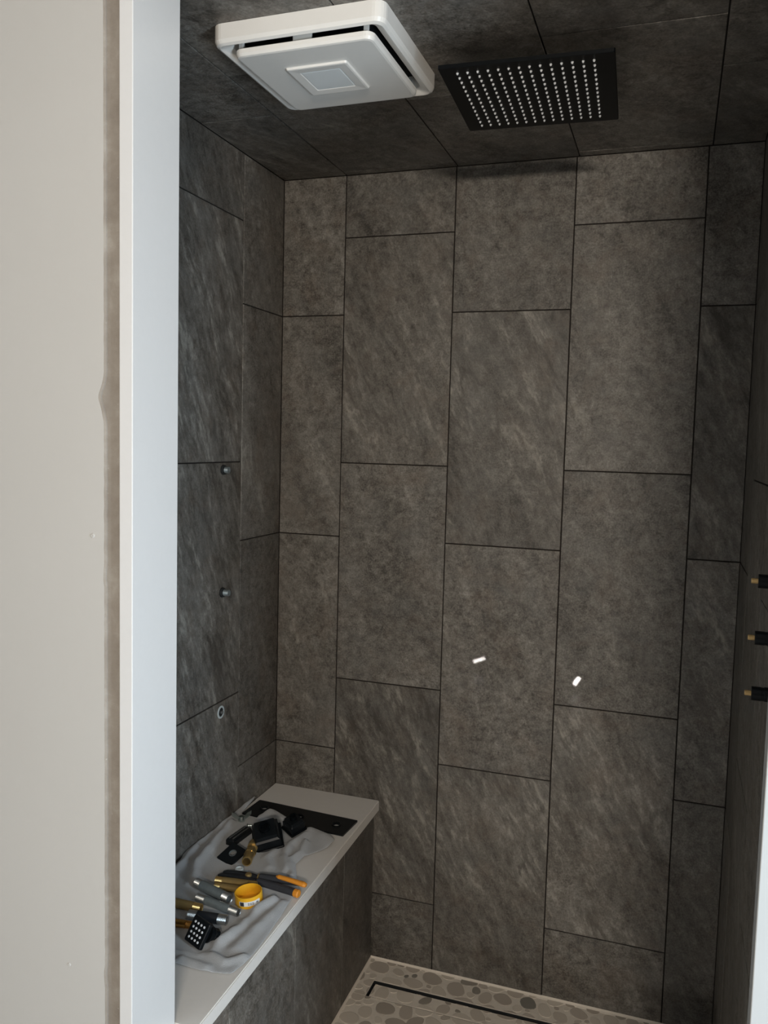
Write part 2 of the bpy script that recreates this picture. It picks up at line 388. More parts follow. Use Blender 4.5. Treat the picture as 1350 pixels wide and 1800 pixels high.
def fits(s, gap):
    cx, cy = int(s[0] / 0.08), int(s[1] / 0.08)
    for i in range(cx - 1, cx + 2):
        for j in range(cy - 2, cy + 3):
            for q in grid.get((i, j), ()):
                dx, dy = q[0] - s[0], q[1] - s[1]; d = math.hypot(dx, dy)
                if d > 0.085: continue
                an = math.atan2(dy, dx)
                # support test along a fan of directions approximates ellipse contact
                if d < ell_r(s, an) + ell_r(q, an + math.pi) + gap: return False
    return True
for a_lo, a_hi, tries in ((0.023, 0.031, 6000), (0.018, 0.023, 6000), (0.012, 0.017, 9000), (0.007, 0.010, 6000)):
    for _ in range(tries):
        a = prng.uniform(a_lo, a_hi)
        s = (prng.uniform(FX0, FX1), prng.uniform(FY0, FY1), a, a * prng.uniform(0.62, 0.9), prng.uniform(0, math.pi))
        if fits(s, 0.0012):
            stones.append(s); grid.setdefault((int(s[0] / 0.08), int(s[1] / 0.08)), []).append(s)
pieces = []
m_ = 0.002
rects = [((FX0 + m_, XR - m_, DY1 + .001, -m_), 'f'), ((FX0 + m_, XR - m_, YF + m_, DY0 - .001), 'f'), ((FX0 + m_, DX0 - .001, DY0 - .001, DY1 + .001), 'f'),
         ((DX1 + .001, XR - m_, DY0 - .001, DY1 + .001), 'f'), ((ins[0] + .001, ins[1] - .001, ins[2] + .0006, ins[3] - .0006), 'd')]
for s in stones:
    th = s[4]; sq = prng.uniform(1.7, 2.5); ph = prng.uniform(0, 6.28); tint = prng.random()
    poly = []
    for k in range(14):
        a = 2 * math.pi * k / 14; c_, s_ = math.cos(a), math.sin(a)
        ex = s[2] * math.copysign(abs(c_) ** (2 / sq), c_); ey = s[3] * math.copysign(abs(s_) ** (2 / sq), s_)
        wob = 1 + 0.07 * math.sin(2 * a + ph) + 0.04 * math.sin(3 * a + 2 * ph)
        ex *= wob; ey *= wob
        poly.append((s[0] + ex * math.cos(th) - ey * math.sin(th), s[1] + ex * math.sin(th) + ey * math.cos(th)))
    for r_, k in rects:
        p = clip_rect(poly, r_)
        if len(p) >= 3 and area2(p) > 2.0e-5: pieces.append((p, k, tint))
def pebble_geo(bm, p, lay_, tint, off):
    cx = sum(q[0] for q in p) / len(p); cy = sum(q[1] for q in p) / len(p)
    ring = lambda sc, z: [bm.verts.new((cx + (q[0] - cx) * sc - off[0], cy + (q[1] - cy) * sc - off[1], z - off[2])) for q in p]
    a, b_ = ring(1.0, -0.001), ring(1.0, 0.0008); c_ = ring(0.93, 0.0014)
    n = len(p); fs = []
    for lo, hi in ((a, b_), (b_, c_)):
        for i in range(n):
            j = (i + 1) % n; fs.append(bm.faces.new((lo[i], lo[j], hi[j], hi[i])))
    fs.append(bm.faces.new(c_))
    for v in a + b_ + c_: v[lay_] = tint
    bmesh.ops.recalc_face_normals(bm, faces=fs)
def vis(p):   # pieces near the back wall show largest / at all
    return -sum(q[1] for q in p[0]) / len(p[0])
fp = sorted((p for p in pieces if p[1] == 'f'), key=vis); dp = [p for p in pieces if p[1] == 'd']
for p in fp[:290]:
    bm = bmesh.new(); L = bm.verts.layers.float.new('tint')
    cx = sum(q[0] for q in p[0]) / len(p[0]); cy = sum(q[1] for q in p[0]) / len(p[0])
    pebble_geo(bm, p[0], L, p[2], (cx, cy, 0)); mk('pebble', bm, PEBBLE, fl, (cx, cy, 0))
bm = bmesh.new(); L = bm.verts.layers.float.new('tint')
for p in fp[290:]: pebble_geo(bm, p[0], L, p[2], (0, 0, 0))
if fp[290:]:
    st = mk('pebble_field', bm, PEBBLE, fl); st['kind'] = 'stuff'
for p in dp:
    bm = bmesh.new(); L = bm.verts.layers.float.new('tint')
    cx = sum(q[0] for q in p[0]) / len(p[0]); cy = sum(q[1] for q in p[0]) / len(p[0])
    pebble_geo(bm, p[0], L, p[2], (cx, cy, 0)); mk('pebble', bm, PEBBLE, insert, (cx, cy, 0))

# ------------------------------------------------------------------ entrance: jambs, partition, bathroom shell
JX0, JX1, JY0, JY1 = 0.0925, 0.116, -1.123, -1.000
structure(box('trim_1', (JX0, JX1, JY0, JY1, 0.0, CEIL), QUARTZ, bev=0.0016, seg=3), 'tall white quartz jamb on the left of the shower opening')
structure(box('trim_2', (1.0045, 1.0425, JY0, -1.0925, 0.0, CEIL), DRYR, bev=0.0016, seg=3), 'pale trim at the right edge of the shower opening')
# stub wall behind the left jamb, tiled inside
sw = struct_box('wall_stub', (XL - 0.06, JX0 - 0.0005, -1.1135, -1.0035, -0.05, CEIL + 0.05), MORTAR, 'bare mortar wall end behind the white jamb')
lay(sw, (0, YF, 0), (-1, 0, 0), (0, 0, 1), [-JX0 + .001, 0.165, -XL], [seq(ZA), seq(ZB)], 0.0, CEIL)
# drywall sheet with a ragged right-hand edge
bm = bmesh.new(); zs = [i * 0.004 for i in range(0, 601)]
def edge_x(z):
    e = 0.0645 + 0.0006 * noise.noise(Vector((0, 0, z * 5)))
    e -= 0.0090 * math.exp(-((z - 1.535) / 0.027) ** 4) * (0.75 + 0.5 * noise.noise(Vector((2, 4, z * 40))))
    e -= 0.0060 * max(0.0, noise.noise(Vector((7, 1, z * 17))) - 0.28) + 0.0007 * noise.noise(Vector((3, 0, z * 60)))
    return e
col = []
for z in zs:
    e = edge_x(z)
    col.append([bm.verts.new((-1.6, -1.118, z)), bm.verts.new((e - 0.003, -1.118, z)), bm.verts.new((e, -1.116, z)), bm.verts.new((e + 0.0005, -1.1136, z))])
for a, b in zip(col, col[1:]):
    for i in range(3):
        f = bm.faces.new((a[i], a[i + 1], b[i + 1], b[i])); f.material_index = 0 if i == 0 else 1
back = [bm.verts.new((-1.6, -1.1136, z)) for z in (zs[0], zs[-1])]
bm.faces.new((col[0][0], back[0], col[0][3], col[0][2], col[0][1])); bm.faces.new((col[-1][0], col[-1][1], col[-1][2], col[-1][3], back[1]))
bmesh.ops.recalc_face_normals(bm, faces=bm.faces[:])
wf = mk('wall_front', bm, DRY); wf.data.materials.append(MORTAR); structure(wf, 'unpainted pale drywall left of the shower opening')
# screw heads / filler bumps on the drywall
for x, z, r in ((0.0407, 1.325, 0.0036), (-0.0073, 0.620, 0.0028)):
    o = mk('screw_head', lathe([(r, 0), (r, .0006), (r * .75, .0014), (r * .3, .0014), (r * .25, .0008)], 14), DRY, wf, (x, -1.118, z), (R(90), 0, 0))
struct_box('wall_front_right', (1.043, 1.95, -1.118, -1.104, 0.0, 2.4), DRY, 'pale drywall right of the shower opening')
struct_box('wall_front_header', (JX0, 1.043, -1.118, -1.104, CEIL + .001, 2.4), DRY, 'pale drywall above the shower opening')
struct_box('trim_3', (JX1 + .0005, 1.0040, JY0, JY1, -0.02, 0.09), QUARTZ, 'white quartz threshold of the shower opening')
struct_box('floor_bathroom', (-1.6, 1.95, -3.7, JY0 - .001, -0.06, 0.0), BFLOOR, 'pale tiled bathroom floor outside the shower')
struct_box('ceiling_bathroom', (-1.6, 1.95, -3.7, -1.104, 2.4, 2.45), ROOMW, 'pale bathroom ceiling outside the shower')
struct_box('wall_rear', (-1.6, 1.95, -3.75, -3.7, 0, 2.4), ROOMW, 'pale bathroom wall facing the shower')
struct_box('wall_bathroom_left', (-1.65, -1.6, -3.7, -1.1, 0, 2.4), ROOMW, 'pale bathroom wall on the left')
wy0, wy1, wz0, wz1 = -2.00, -1.46, 0.42, 1.48
wrb = empty('wall_bathroom_right'); structure(wrb, 'pale bathroom wall with the window')
for b in ((1.95, 2.0, -3.7, wy0, 0, 2.4), (1.95, 2.0, wy1, -1.1, 0, 2.4), (1.95, 2.0, wy0, wy1, 0, wz0), (1.95, 2.0, wy0, wy1, wz1, 2.4)):
    box('wall_panel', b, ROOMW, wrb)
wd = empty('window_1'); structure(wd, 'white framed bathroom window')
for b in ((1.94, 1.99, wy0, wy0 + .04, wz0, wz1), (1.94, 1.99, wy1 - .04, wy1, wz0, wz1), (1.94, 1.99, wy0 + .04, wy1 - .04, wz0, wz0 + .04), (1.94, 1.99, wy0 + .04, wy1 - .04, wz1 - .04, wz1)):
    box('window_frame', b, FANW, wd)

box('pane', (1.962, 1.966, wy0 + .04, wy1 - .04, wz0 + .04, wz1 - .04), FANLENS, wd)
# ------------------------------------------------------------------ bench
BT = 0.470
be = tag(empty('shower_bench', (0, 0, 0)), 'tiled shower bench with white stone seat slab along the left wall', 'bench')
bm = bmesh.new()
yb, yf = -0.001, YF + 0.001
lo = [(XL + .0008, yb), (0.140, yb), (0.1575, yf), (XL + .0008, yf)]
loft([[(x, y, BT - 0.030) for x, y in lo], [(x, y, BT) for x, y in lo]], True, True, bm=bm)
bmesh.ops.bevel(bm, geom=bm.edges[:], offset=0.0022, segments=2, affect='EDGES')
mk('seat_slab', bm, BENCHQ, be)
bm = bmesh.new(); lo = [(XL + .0008, yb), (0.1225, yb), (0.1375, yf), (XL + .0008, yf)]
loft([[(x, y, 0.0005) for x, y in lo], [(x, y, BT - 0.0305) for x, y in lo]], True, True, bm=bm)
mk('core', bm, GROUT, be)
ang = math.atan2(0.015, 0.998)
ux = Vector((math.sin(ang) * -1, math.cos(ang), 0))      # towards the back wall, front face slightly splayed
fx0 = 0.1255
lay(be, (fx0, 0, 0), tuple(ux), (0, 0, 1), [YF + .002, -0.850, -0.543, -0.237, -0.002], [[], [], [], []], 0.002, BT - 0.0315)

# ------------------------------------------------------------------ exhaust fan
FC = (0.240, -0.690, CEIL - 0.0002)
fan = tag(empty('exhaust_fan', FC, (0, 0, R(-0.6))), 'white square ceiling exhaust fan with central light panel', 'exhaust fan')
hx, hy = 0.160, 0.157
def rr(hx, hy, r, z): return [(x, y, z) for x, y in rrect(hx, hy, r, 6)]
mk('outer_frame', loft([rr(hx, hy, .020, 0), rr(hx, hy, .020, -.026), rr(hx - .003, hy - .003, .018, -.032), rr(hx - .008, hy - .008, .016, -.0345),
                        rr(hx - .011, hy - .011, .014, -.0335), rr(hx - .024, hy - .024, .012, -.026), rr(hx - .028, hy - .028, .012, -.010), rr(hx - .028, hy - .028, .012, 0)], close=True), FANW, fan, smooth=False)
cav = mk('inner_housing', loft([rr(hx - .0285, hy - .0285, .012, -.001), rr(hx - .0285, hy - .0285, .012, -.008)], True, True), DARK, fan)
pz0 = -.0335
pn = mk('cover_panel', loft([rr(.128, .126, .014, pz0 + .002), rr(.131, .129, .016, pz0), rr(.131, .129, .016, pz0 - .007), rr(.1285, .1265, .014, pz0 - .0115), rr(.125, .123, .012, pz0 - .0125)], True, True), FANW, fan)
# raised square of the lamp, with lens
lz = pz0 - .0125
mk('light_frame', loft([rr(.060, .060, .004, lz), rr(.0588, .0588, .004, lz - .0035), rr(.056, .056, .003, lz - .0042), rr(.0400, .0400, .003, lz - .0032), rr(.0388, .0388, .003, lz - .0015), rr(.0388, .0388, .003, lz)], close=True), FANW, pn, (-.002, -.003, 0))
mk('lens', loft([rr(.0386, .0386, .003, lz - .0001), rr(.0386, .0386, .003, lz - .0022), rr(.0365, .0365, .003, lz - .0030)], True, True), FANLENS, pn, (-.002, -.003, 0))
for sx in (-1, 1):
    for sy in (-1, 1):
        box('standoff', (sx * .118 - .0045, sx * .118 + .0045, sy * .122 - .003, sy * .122 + .003, pz0 + .0005, -.0082), FANW, fan, 0.001)
for sy in (-1, 1):
    box('clip_tab', (-.018, .018, sy * .122 - .003, sy * .122 + .003, pz0 + .0005, -.0082), FANW, fan, 0.002)

# ------------------------------------------------------------------ rain shower head
HZ = 2.127
sh = tag(empty('rain_shower', (0.600, -0.571, HZ), (0, 0, R(2.6))), 'square matte black rain shower head with rows of pale nozzles', 'shower head')
mk('plate', loft([rr(.146, .147, .003, .008), rr(.149, .151, .003, .0065), rr(.149, .151, .003, .0008), rr(.1482, .1502, .003, 0)], True, True), MBLACK, sh)
mk('hub', lathe([(.024, .0081), (.024, .014), (.018, .022), (.013, .024), (.013, .034)], 24), MBLACK, sh, (0, .055, 0))
mk('ceiling_arm', lathe([(.011, .0342), (.011, .0630), (.030, .0632), (.030, .0692)], 24), MBLACK, sh, (0, .055, 0))
nzm = None
for i in range(14):
    for j in range(14):
        x = -0.1185 + 0.233 * i / 13; y = -0.128 + 0.250 * j / 13
        if nzm is None:
            o = mk('nozzle', lathe([(.0024, 0.0002), (.0023, -.0010), (.0015, -.0030), (.0010, -.0034)], 8), NOZ, sh, (x, y, 0)); nzm = o.data
        else: link('nozzle', nzm, None, sh, (x, y, 0))

# ------------------------------------------------------------------ pipes and fittings helpers
def thread_prof(r, z0, z1, pitch=.0016):
    p = []; n = max(3, int((z1 - z0) / pitch))
    for i in range(n):
        z = z0 + (z1 - z0) * i / n; d = (z1 - z0) / n
        p += [(r * .93, z), (r, z + d * .5)]
    p.append((r * .93, z1)); return p
def nipple(name, p0, p1, r, bmat, tmat, label, cat, group=None, tl=0.018):
    p0, p1 = Vector(p0), Vector(p1); L = (p1 - p0).length
    t = tag(empty(name, p0, axis_rot(p1 - p0)), label, cat, group)
    mk('pipe_body', lathe([(r, tl), (r, L - tl)], 24), bmat, t, smooth=False)
    mk('pipe_thread', loft([[(q * math.cos(2 * math.pi * i / 24), q * math.sin(2 * math.pi * i / 24), z) for i in range(24)] for q, z in [(r * .74, tl)] + [(r * .74, .001)] + thread_prof(r * .97, 0, tl - .0002)], close=True), tmat, t)
    mk('pipe_thread', loft([[(q * math.cos(2 * math.pi * i / 24), q * math.sin(2 * math.pi * i / 24), z) for i in range(24)] for q, z in thread_prof(r * .97, L - tl + .0002, L) + [(r * .74, L - .001), (r * .74, L - tl)]], close=True), tmat, t)
    for z, zz in ((.004, .0045), (L - .0045, L - .004)):
        pass
    return t

# three valve stems on the right wall
for z, lab in ((1.283, 'uppermost black sleeved valve stem with brass tip on the right wall'), (1.195, 'middle black sleeved valve stem with brass tip on the right wall'), (1.108, 'lowest black sleeved valve stem with brass tip on the right wall')):
    v = tag(empty('shower_valve', (XR - .0006, -0.80, z), axis_rot((-1, 0, 0))), lab, 'valve stem', 'valve stems on the right wall')
    mk('sleeve', lathe([(.0112, 0), (.0112, .012), (.0104, .0125), (.0104, .016), (.0108, .0165), (.0108, .030), (.0100, .0305), (.0060, .0305)], 24), SATIN, v)
    mk('stem_tip', lathe([(.0042, .0306), (.0042, .0390), (.0034, .0400)], 12), TIP, v)

# three outlets on the left wall
for k, (z, lab) in enumerate(((1.400, 'highest small pipe outlet in the left wall'), (1.090, 'middle small pipe outlet poking from the left wall'), (0.780, 'lowest pipe outlet with a pale ring, left wall above the bench'))):
    v = tag(empty('pipe_outlet', (XL + .0006, -0.325, z), axis_rot((1, 0, 0))), lab, 'pipe outlet', 'pipe outlets on the left wall')
    if k < 2:
        mk('collar', lathe([(.0125, 0), (.0125, .003), (.0115, .006), (.0085, .006)], 24), DARK, v)
        mk('pipe_end', loft([[(q * math.cos(2 * math.pi * i / 20), q * math.sin(2 * math.pi * i / 20), zz) for i in range(20)] for q, zz in [(.006, .0065)] + thread_prof(.0082, .0064, .017 if k == 0 else .021) + [(.006, .0165 if k == 0 else .0205)]], close=True), STEEL, v)
        mk('pipe_bore', lathe([(.0059, .0064), (.0059, .009)], 16), DARK, v)
    else:
        mk('ring', loft([[(q * math.cos(2 * math.pi * i / 28), q * math.sin(2 * math.pi * i / 28), zz) for i in range(28)] for q, zz in [(.0115, 0), (.0165, 0), (.0165, .0015), (.0145, .0022), (.0115, .0018)]], close=True), CLEAR, v)
        mk('pipe_bore', lathe([(.0114, .0001), (.0114, .0008)], 24), DARK, v)
        mk('pipe_end', lathe([(.0045, .0009), (.0045, .006), (.003, .007)], 14), STEELB, v)

# ------------------------------------------------------------------ towel
OUT = [(-0.1845, -0.60), (-0.1845, -0.524), (-0.1845, -0.383), (-0.1845, -0.159), (-0.183, -0.128), (-0.1775, -0.150), (-0.172, -0.236), (-0.120, -0.238), (-0.103, -0.205), (-0.080, -0.203), (-0.051, -0.222), (0.010, -0.250), (0.046, -0.252), (0.095, -0.263),
       (0.124, -0.296), (0.118, -0.322), (0.100, -0.352), (0.081, -0.384), (0.078, -0.428), (0.108, -0.487), (0.130, -0.529), (0.138, -0.590), (0.143, -0.640), (0.150, -0.741), (0.1515, -0.800), (0.142, -0.850), (0.084, -0.862), (0.030, -0.858), (-0.05, -0.862), (-0.12, -0.85), (-0.172, -0.81), (-0.1845, -0.72)]
def seg_d(p, a, b):
    ax, ay = a; bx, by = b; dx, dy = bx - ax, by - ay; l2 = dx * dx + dy * dy
    tt = 0 if l2 == 0 else max(0, min(1, ((p[0] - ax) * dx + (p[1] - ay) * dy) / l2))
    q = (ax + tt * dx, ay + tt * dy); return math.hypot(p[0] - q[0], p[1] - q[1]), q
def inside(p):
    c = False; n = len(OUT)
    for i in range(n):
        (x1, y1), (x2, y2) = OUT[i], OUT[(i + 1) % n]
        if (y1 > p[1]) != (y2 > p[1]) and p[0] < (x2 - x1) * (p[1] - y1) / (y2 - y1) + x1: c = not c
    return c
def near_out(p):
    return min((seg_d(p, OUT[i], OUT[(i + 1) % len(OUT)]) for i in range(len(OUT))), key=lambda r: r[0])
# ridges of the folds: (polyline, height, width)
FOLDS = [([(0.104, -0.600), (0.085, -0.66), (0.080, -0.75), (0.060, -0.81)], 0.019, 0.012),
         ([(0.128, -0.60), (0.118, -0.70), (0.112, -0.78)], 0.010, 0.013),
         ([(0.072, -0.815), (0.115, -0.828), (0.140, -0.80)], 0.011, 0.009),
         ([(0.03, -0.845), (0.09, -0.852)], 0.007, 0.008),
         ([(-0.165, -0.30), (-0.150, -0.42), (-0.135, -0.52), (-0.10, -0.60)], 0.017, 0.010),
         ([(-0.178, -0.45), (-0.165, -0.56), (-0.14, -0.66)], 0.015, 0.008),
         ([(-0.181, -0.14), (-0.182, -0.3), (-0.183, -0.5)], 0.012, 0.006),
         ([(0.045, -0.270), (0.085, -0.285), (0.112, -0.300)], 0.014, 0.022),
         ([(0.045, -0.290), (0.030, -0.360), (0.045, -0.420), (0.075, -0.470)], 0.017, 0.012),
         ([(0.060, -0.33), (0.070, -0.38), (0.062, -0.43), (0.098, -0.49)], 0.017, 0.008),
         ([(0.010, -0.36), (0.005, -0.43), (0.03, -0.47)], 0.010, 0.011),
         ([(-0.095, -0.215), (-0.070, -0.225), (-0.045, -0.240)], 0.012, 0.014),
         ([(-0.06, -0.80), (0.0, -0.83), (0.05, -0.825)], 0.005, 0.012),
         ([(-0.15, -0.70), (-0.11, -0.76), (-0.10, -0.84)], 0.006, 0.014)]
FLAT = [((-0.055, -0.545), (0.150, -0.548)), ((-0.045, -0.575), (0.045, -0.55)), ((-0.08, -0.607), (0.02, -0.636)), ((-0.05, -0.655), (0.06, -0.671)), ((-0.03, -0.72), (0.055, -0.708)), ((-0.08, -0.70), (-0.02, -0.69)),
        ((0.0, -0.78), (0.05, -0.80)), ((0.053, -0.615), (0.054, -0.616)), ((-0.04, -0.755), (-0.007, -0.748)), ((-0.075, -0.455), (-0.07, -0.46)), ((-0.047, -0.40), (-0.024, -0.48)), ((-0.107, -0.40), (-0.107, -0.33)), ((-0.045, -0.33), (-0.04, -0.34)), ((0.005, -0.27), (0.006, -0.275))]
def towel_z(x, y):
    z = 0.0016 + 0.0022 * (0.5 + 0.5 * noise.noise(Vector((x * 22, y * 22, 0)))) + 0.0022 * (0.5 + 0.5 * noise.noise(Vector((x * 9 + 5, y * 9, 3))))
    f = 0
    for pl, h, wd_ in FOLDS:
        d = min(seg_d((x, y), a, b)[0] for a, b in zip(pl, pl[1:]))
        f = max(f, h * math.exp(-(d / wd_) ** 2) * (0.85 + 0.3 * noise.noise(Vector((x * 30, y * 30, 8)))))
    k = 1.0
    for a, b in FLAT:
        d = seg_d((x, y), a, b)[0]; k = min(k, max(0.0, min(1.0, (d - 0.014) / 0.02)))
    z += f * k
    if y > -0.25 and x > -0.12: z += 0.0055
    return BT + 0.0012 + z
st_ = 0.005; bm = bmesh.new(); vd = {}
i0, i1, j0, j1 = int(-0.20 / st_), int(0.17 / st_), int(-0.88 / st_), int(-0.11 / st_)
cells = [(i, j) for i in range(i0, i1) for j in range(j0, j1) if inside(((i + .5) * st_, (j + .5) * st_))]
cs = set(cells)
def tv(i, j):
    if (i, j) not in vd:
        p = (i * st_, j * st_)
        full = all((a, b) in cs for a in (i - 1, i) for b in (j - 1, j))
        bz = 0
        if not full:
            d, q = near_out(p)
            if d < 0.008: p = q
            bz = -0.0012
        vd[(i, j)] = bm.verts.new((p[0], p[1], towel_z(*p) + bz))
    return vd[(i, j)]
for i, j in cells: bm.faces.new((tv(i, j), tv(i + 1, j), tv(i + 1, j + 1), tv(i, j + 1)))
tw = mk('towel', bm, TOWEL, smooth=True)
tag(tw, 'crumpled grey cloth towel spread on the bench under the plumbing parts', 'towel')
so = tw.modifiers.new('thickness', 'SOLIDIFY'); so.thickness = 0.0016; so.offset = 1
sb = tw.modifiers.new('smooth', 'SUBSURF'); sb.levels = 1; sb.render_levels = 1
TZ = BT + 0.0055       # nominal top of the cloth under the parts

# ------------------------------------------------------------------ things on the bench
# three-hole trim plate
tp = tag(empty('trim_plate', (-0.0205, -0.190, BT + 0.0003), (0, 0, R(-3.4))), 'long flat black trim plate with round holes on the bench', 'trim plate')
def holed_plate(hx, hy, t_, holes, n=24, bev=.0006):
    bm = bmesh.new()
    outer = [bm.verts.new((x, y, 0)) for x, y in rrect(hx, hy, .002, 2)]
    eds = [bm.edges.new((outer[i], outer[(i + 1) % len(outer)])) for i in range(len(outer))]
    for cx, cy, r in holes:
        vs = [bm.verts.new((cx + r * math.cos(2 * math.pi * k / n), cy + r * math.sin(2 * math.pi * k / n), 0)) for k in range(n)]
        eds += [bm.edges.new((vs[k], vs[(k + 1) % n])) for k in range(n)]
    bmesh.ops.triangle_fill(bm, use_beauty=True, use_dissolve=False, edges=eds)
    fs = bm.faces[:]
    r_ = bmesh.ops.extrude_face_region(bm, geom=fs)
    for v in r_['geom']:
        if isinstance(v, bmesh.types.BMVert): v.co.z += t_
    bmesh.ops.recalc_face_normals(bm, faces=bm.faces[:]); return bm
hl = [(-0.110, 0.004, .0125), (0.0, 0.0, .0125), (0.110, -0.002, .0125)]
mk('plate', holed_plate(.150, .0465, .0042, hl), SATIN, tp)
for cx, cy, r in hl:
    mk('bushing', loft([[(q * math.cos(2 * math.pi * i / 24) + cx, q * math.sin(2 * math.pi * i / 24) + cy, zz) for i in range(24)] for q, zz in [(.0095, .0005), (.0123, .0005), (.0123, .0062), (.0110, .0070), (.0095, .0062)]], close=True), SATIN, tp)

# square black knobs
def knob(name, loc, rot, s, h, label):
    t = tag(empty(name, loc, rot), label, 'knob', 'square black knobs on the towel')
    L = lambda a, z: rr(a, a, .003, z)
    mk('knob_body', loft([L(s * .5, 0), L(s * .5, h * .62), L(s * .44, h * .74), L(s * .40, h)], True, True), SATIN, t)
    mk('knob_skirt', loft([L(s * .56, -.0062), L(s * .58, -.005), L(s * .58, -.0015), L(s * .56, -.0002)], True, True), MBLACK, t)
    mk('knob_socket', lathe([(s * .22, h + .0001), (s * .22, h + .010), (s * .16, h + .010), (s * .16, h + .004)], 20), MBLACK, t)
    return t
knob('valve_control', (-0.024, -0.372, TZ + .0215), (R(24), R(-14), R(28)), 0.064, 0.034, 'larger square black shower knob with faceted sides, left of the smaller knob')
knob('valve_control', (0.009, -0.288, TZ + .0185), (R(14), R(10), R(-30)), 0.042, 0.026, 'smaller square black shower knob lying against the trim plate')
# black lever handle with slots
t = tag(empty('lever_handle', (-0.107, -0.365, TZ + .0005), (0, 0, R(84))), 'short black lever handle with two bright grooves on the towel', 'handle')
mk('lever_body', loft([rr(.041, .0125, .004, 0), rr(.041, .0125, .004, .011), rr(.039, .0105, .003, .0145)], True, True), SATIN, t)
for s in (-1, 1): box('groove_strip', (-.034, .034, s * .0050 - .0013, s * .0050 + .0013, .0146, .0158), STEELB, t)
# zinc wing nut and screw
t = tag(empty('wing_nut', (-0.148, -0.276, TZ + .001), (0, 0, R(35))), 'small shiny zinc wing nut near the wall end of the towel', 'wing nut'); t.scale = (1.35, 1.35, 1.35)
mk('nut_body', lathe([(.0065, 0), (.0065, .004), (.005, .010), (.003, .010), (.003, .006)], 14), ZINC, t)
for s in (-1, 1):
    bm = loft([[(s * .0045, -.0012, .003), (s * .0045, .0012, .003), (s * .0045, .0012, .009), (s * .0045, -.0012, .009)], [(s * .012, -.0011, .007), (s * .012, .0011, .007), (s * .012, .0011, .017), (s * .012, -.0011, .017)],
               [(s * .019, -.0009, .013), (s * .019, .0009, .013), (s * .019, .0009, .020), (s * .019, -.0009, .020)]], True, True)
    mk('wing', bm, ZINC, t)
t = tag(empty('machine_screw', (-0.118, -0.297, TZ + .0035), axis_rot((-.8, -.6, .12))), 'tiny zinc screw beside the wing nut on the towel', 'screw')
mk('screw_head', lathe([(.0026, 0), (.0046, .0006), (.0046, .0026), (.003, .0034)], 12), ZINC, t)
mk('screw_shank', loft([[(q * math.cos(2 * math.pi * i / 10), q * math.sin(2 * math.pi * i / 10), zz) for i in range(10)] for q, zz in thread_prof(.0022, -.020, -.0002, .0012)], True, True), ZINC, t)
# square flange with a hole
t = tag(empty('flange_plate', (-0.074, -0.459, TZ + .008), (R(22), R(6), R(-20))), 'small square black flange plate with a round hole', 'flange')
mk('plate', holed_plate(.025, .027, .004, [(0, 0.003, .0095)]), SATIN, t)
mk('rim', loft([[(q * math.cos(2 * math.pi * i / 24), q * math.sin(2 * math.pi * i / 24) + .003, zz) for i in range(24)] for q, zz in [(.0085, .0005), (.0094, .0005), (.0094, .0048), (.0085, .0048)]], close=True), STEEL, t)
# brass coupling
p0, p1 = Vector((-0.047, -0.398, TZ + .0150)), Vector((-0.022, -0.484, TZ + .0135)); Lc = (p1 - p0).length
t = tag(empty('brass_coupling', p0, axis_rot(p1 - p0)), 'shiny brass coupling with open end lying by the black knobs', 'coupling')
mk('cap_ring', lathe([(.008, 0), (.0120, .002), (.0128, .005), (.0128, .022), (.0115, .024)], 24), BRASS, t)
mk('neck', lathe([(.0092, .0241), (.0092, .040)], 24), BRASSD, t)
mk('hex_nut', loft([[(q * math.cos(2 * math.pi * i / 6), q * math.sin(2 * math.pi * i / 6), z) for i in range(6)] for q, z in [(.0130, .0401), (.0142, .042), (.0142, .056), (.0130, .058)]], True, True), BRASS, t)
mk('open_end', loft([[(q * math.cos(2 * math.pi * i / 24), q * math.sin(2 * math.pi * i / 24), z) for i in range(24)] for q, z in [(.0085, .060), (.0118, .0582), (.0122, Lc - .003), (.0114, Lc), (.0092, Lc), (.0085, Lc - .004)]], close=True), BRASS, t)
mk('bore', lathe([(.0084, .0605), (.0084, .063)], 16), DARK, t)
# milky plastic cap
t = tag(empty('plastic_cap', (-0.026, -0.512, TZ + .0005), (0, 0, .4)), 'small milky plastic cap in front of the brass coupling', 'cap')
mk('cap_body', loft([[(q * math.cos(2 * math.pi * i / 18), q * math.sin(2 * math.pi * i / 18), z) for i in range(18)] for q, z in [(.0095, 0), (.0105, .002), (.0098, .010), (.0078, .011), (.0076, .004)]], True, True), CLEAR, t)
mk('pull_tab', box_bm(.0107, .019, -.004, .004, .0005, .0025, .0006), CLEAR, t)

# pliers with orange-tipped grips
def capsule_path(pts, rx, rz, n=12):
    loops = []
    for k, p in enumerate(pts):
        p = Vector(p[:3]); s = pts[k][3] if len(pts[k]) > 3 else 1.0
        d = (Vector(pts[min(k + 1, len(pts) - 1)][:3]) - Vector(pts[max(k - 1, 0)][:3])).normalized()
        side = d.cross(Vector((0, 0, 1))).normalized(); up = side.cross(d)
        loops.append([tuple(p + side * rx * s * math.cos(2 * math.pi * i / n) + up * rz * s * math.sin(2 * math.pi * i / n)) for i in range(n)])
    return loft(loops, True, True)
pz = TZ + .0075
t = tag(empty('pliers', (0, 0, 0)), 'pliers with charcoal and orange grips across the bench edge', 'pliers')
mk('grip', capsule_path([(0.036, -0.5445, pz, .55), (0.040, -0.5450, pz, 1), (0.090, -0.5500, pz, 1.1), (0.136, -0.5570, pz, 1.05)], .0085, .0080), GRIP, t)
mk('grip_end', capsule_path([(0.1362, -0.5571, pz, 1.07), (0.146, -0.5590, pz, 1.07), (0.148, -0.5593, pz, .8)], .0085, .0080), ORANGE, t)
u = pz + .0105
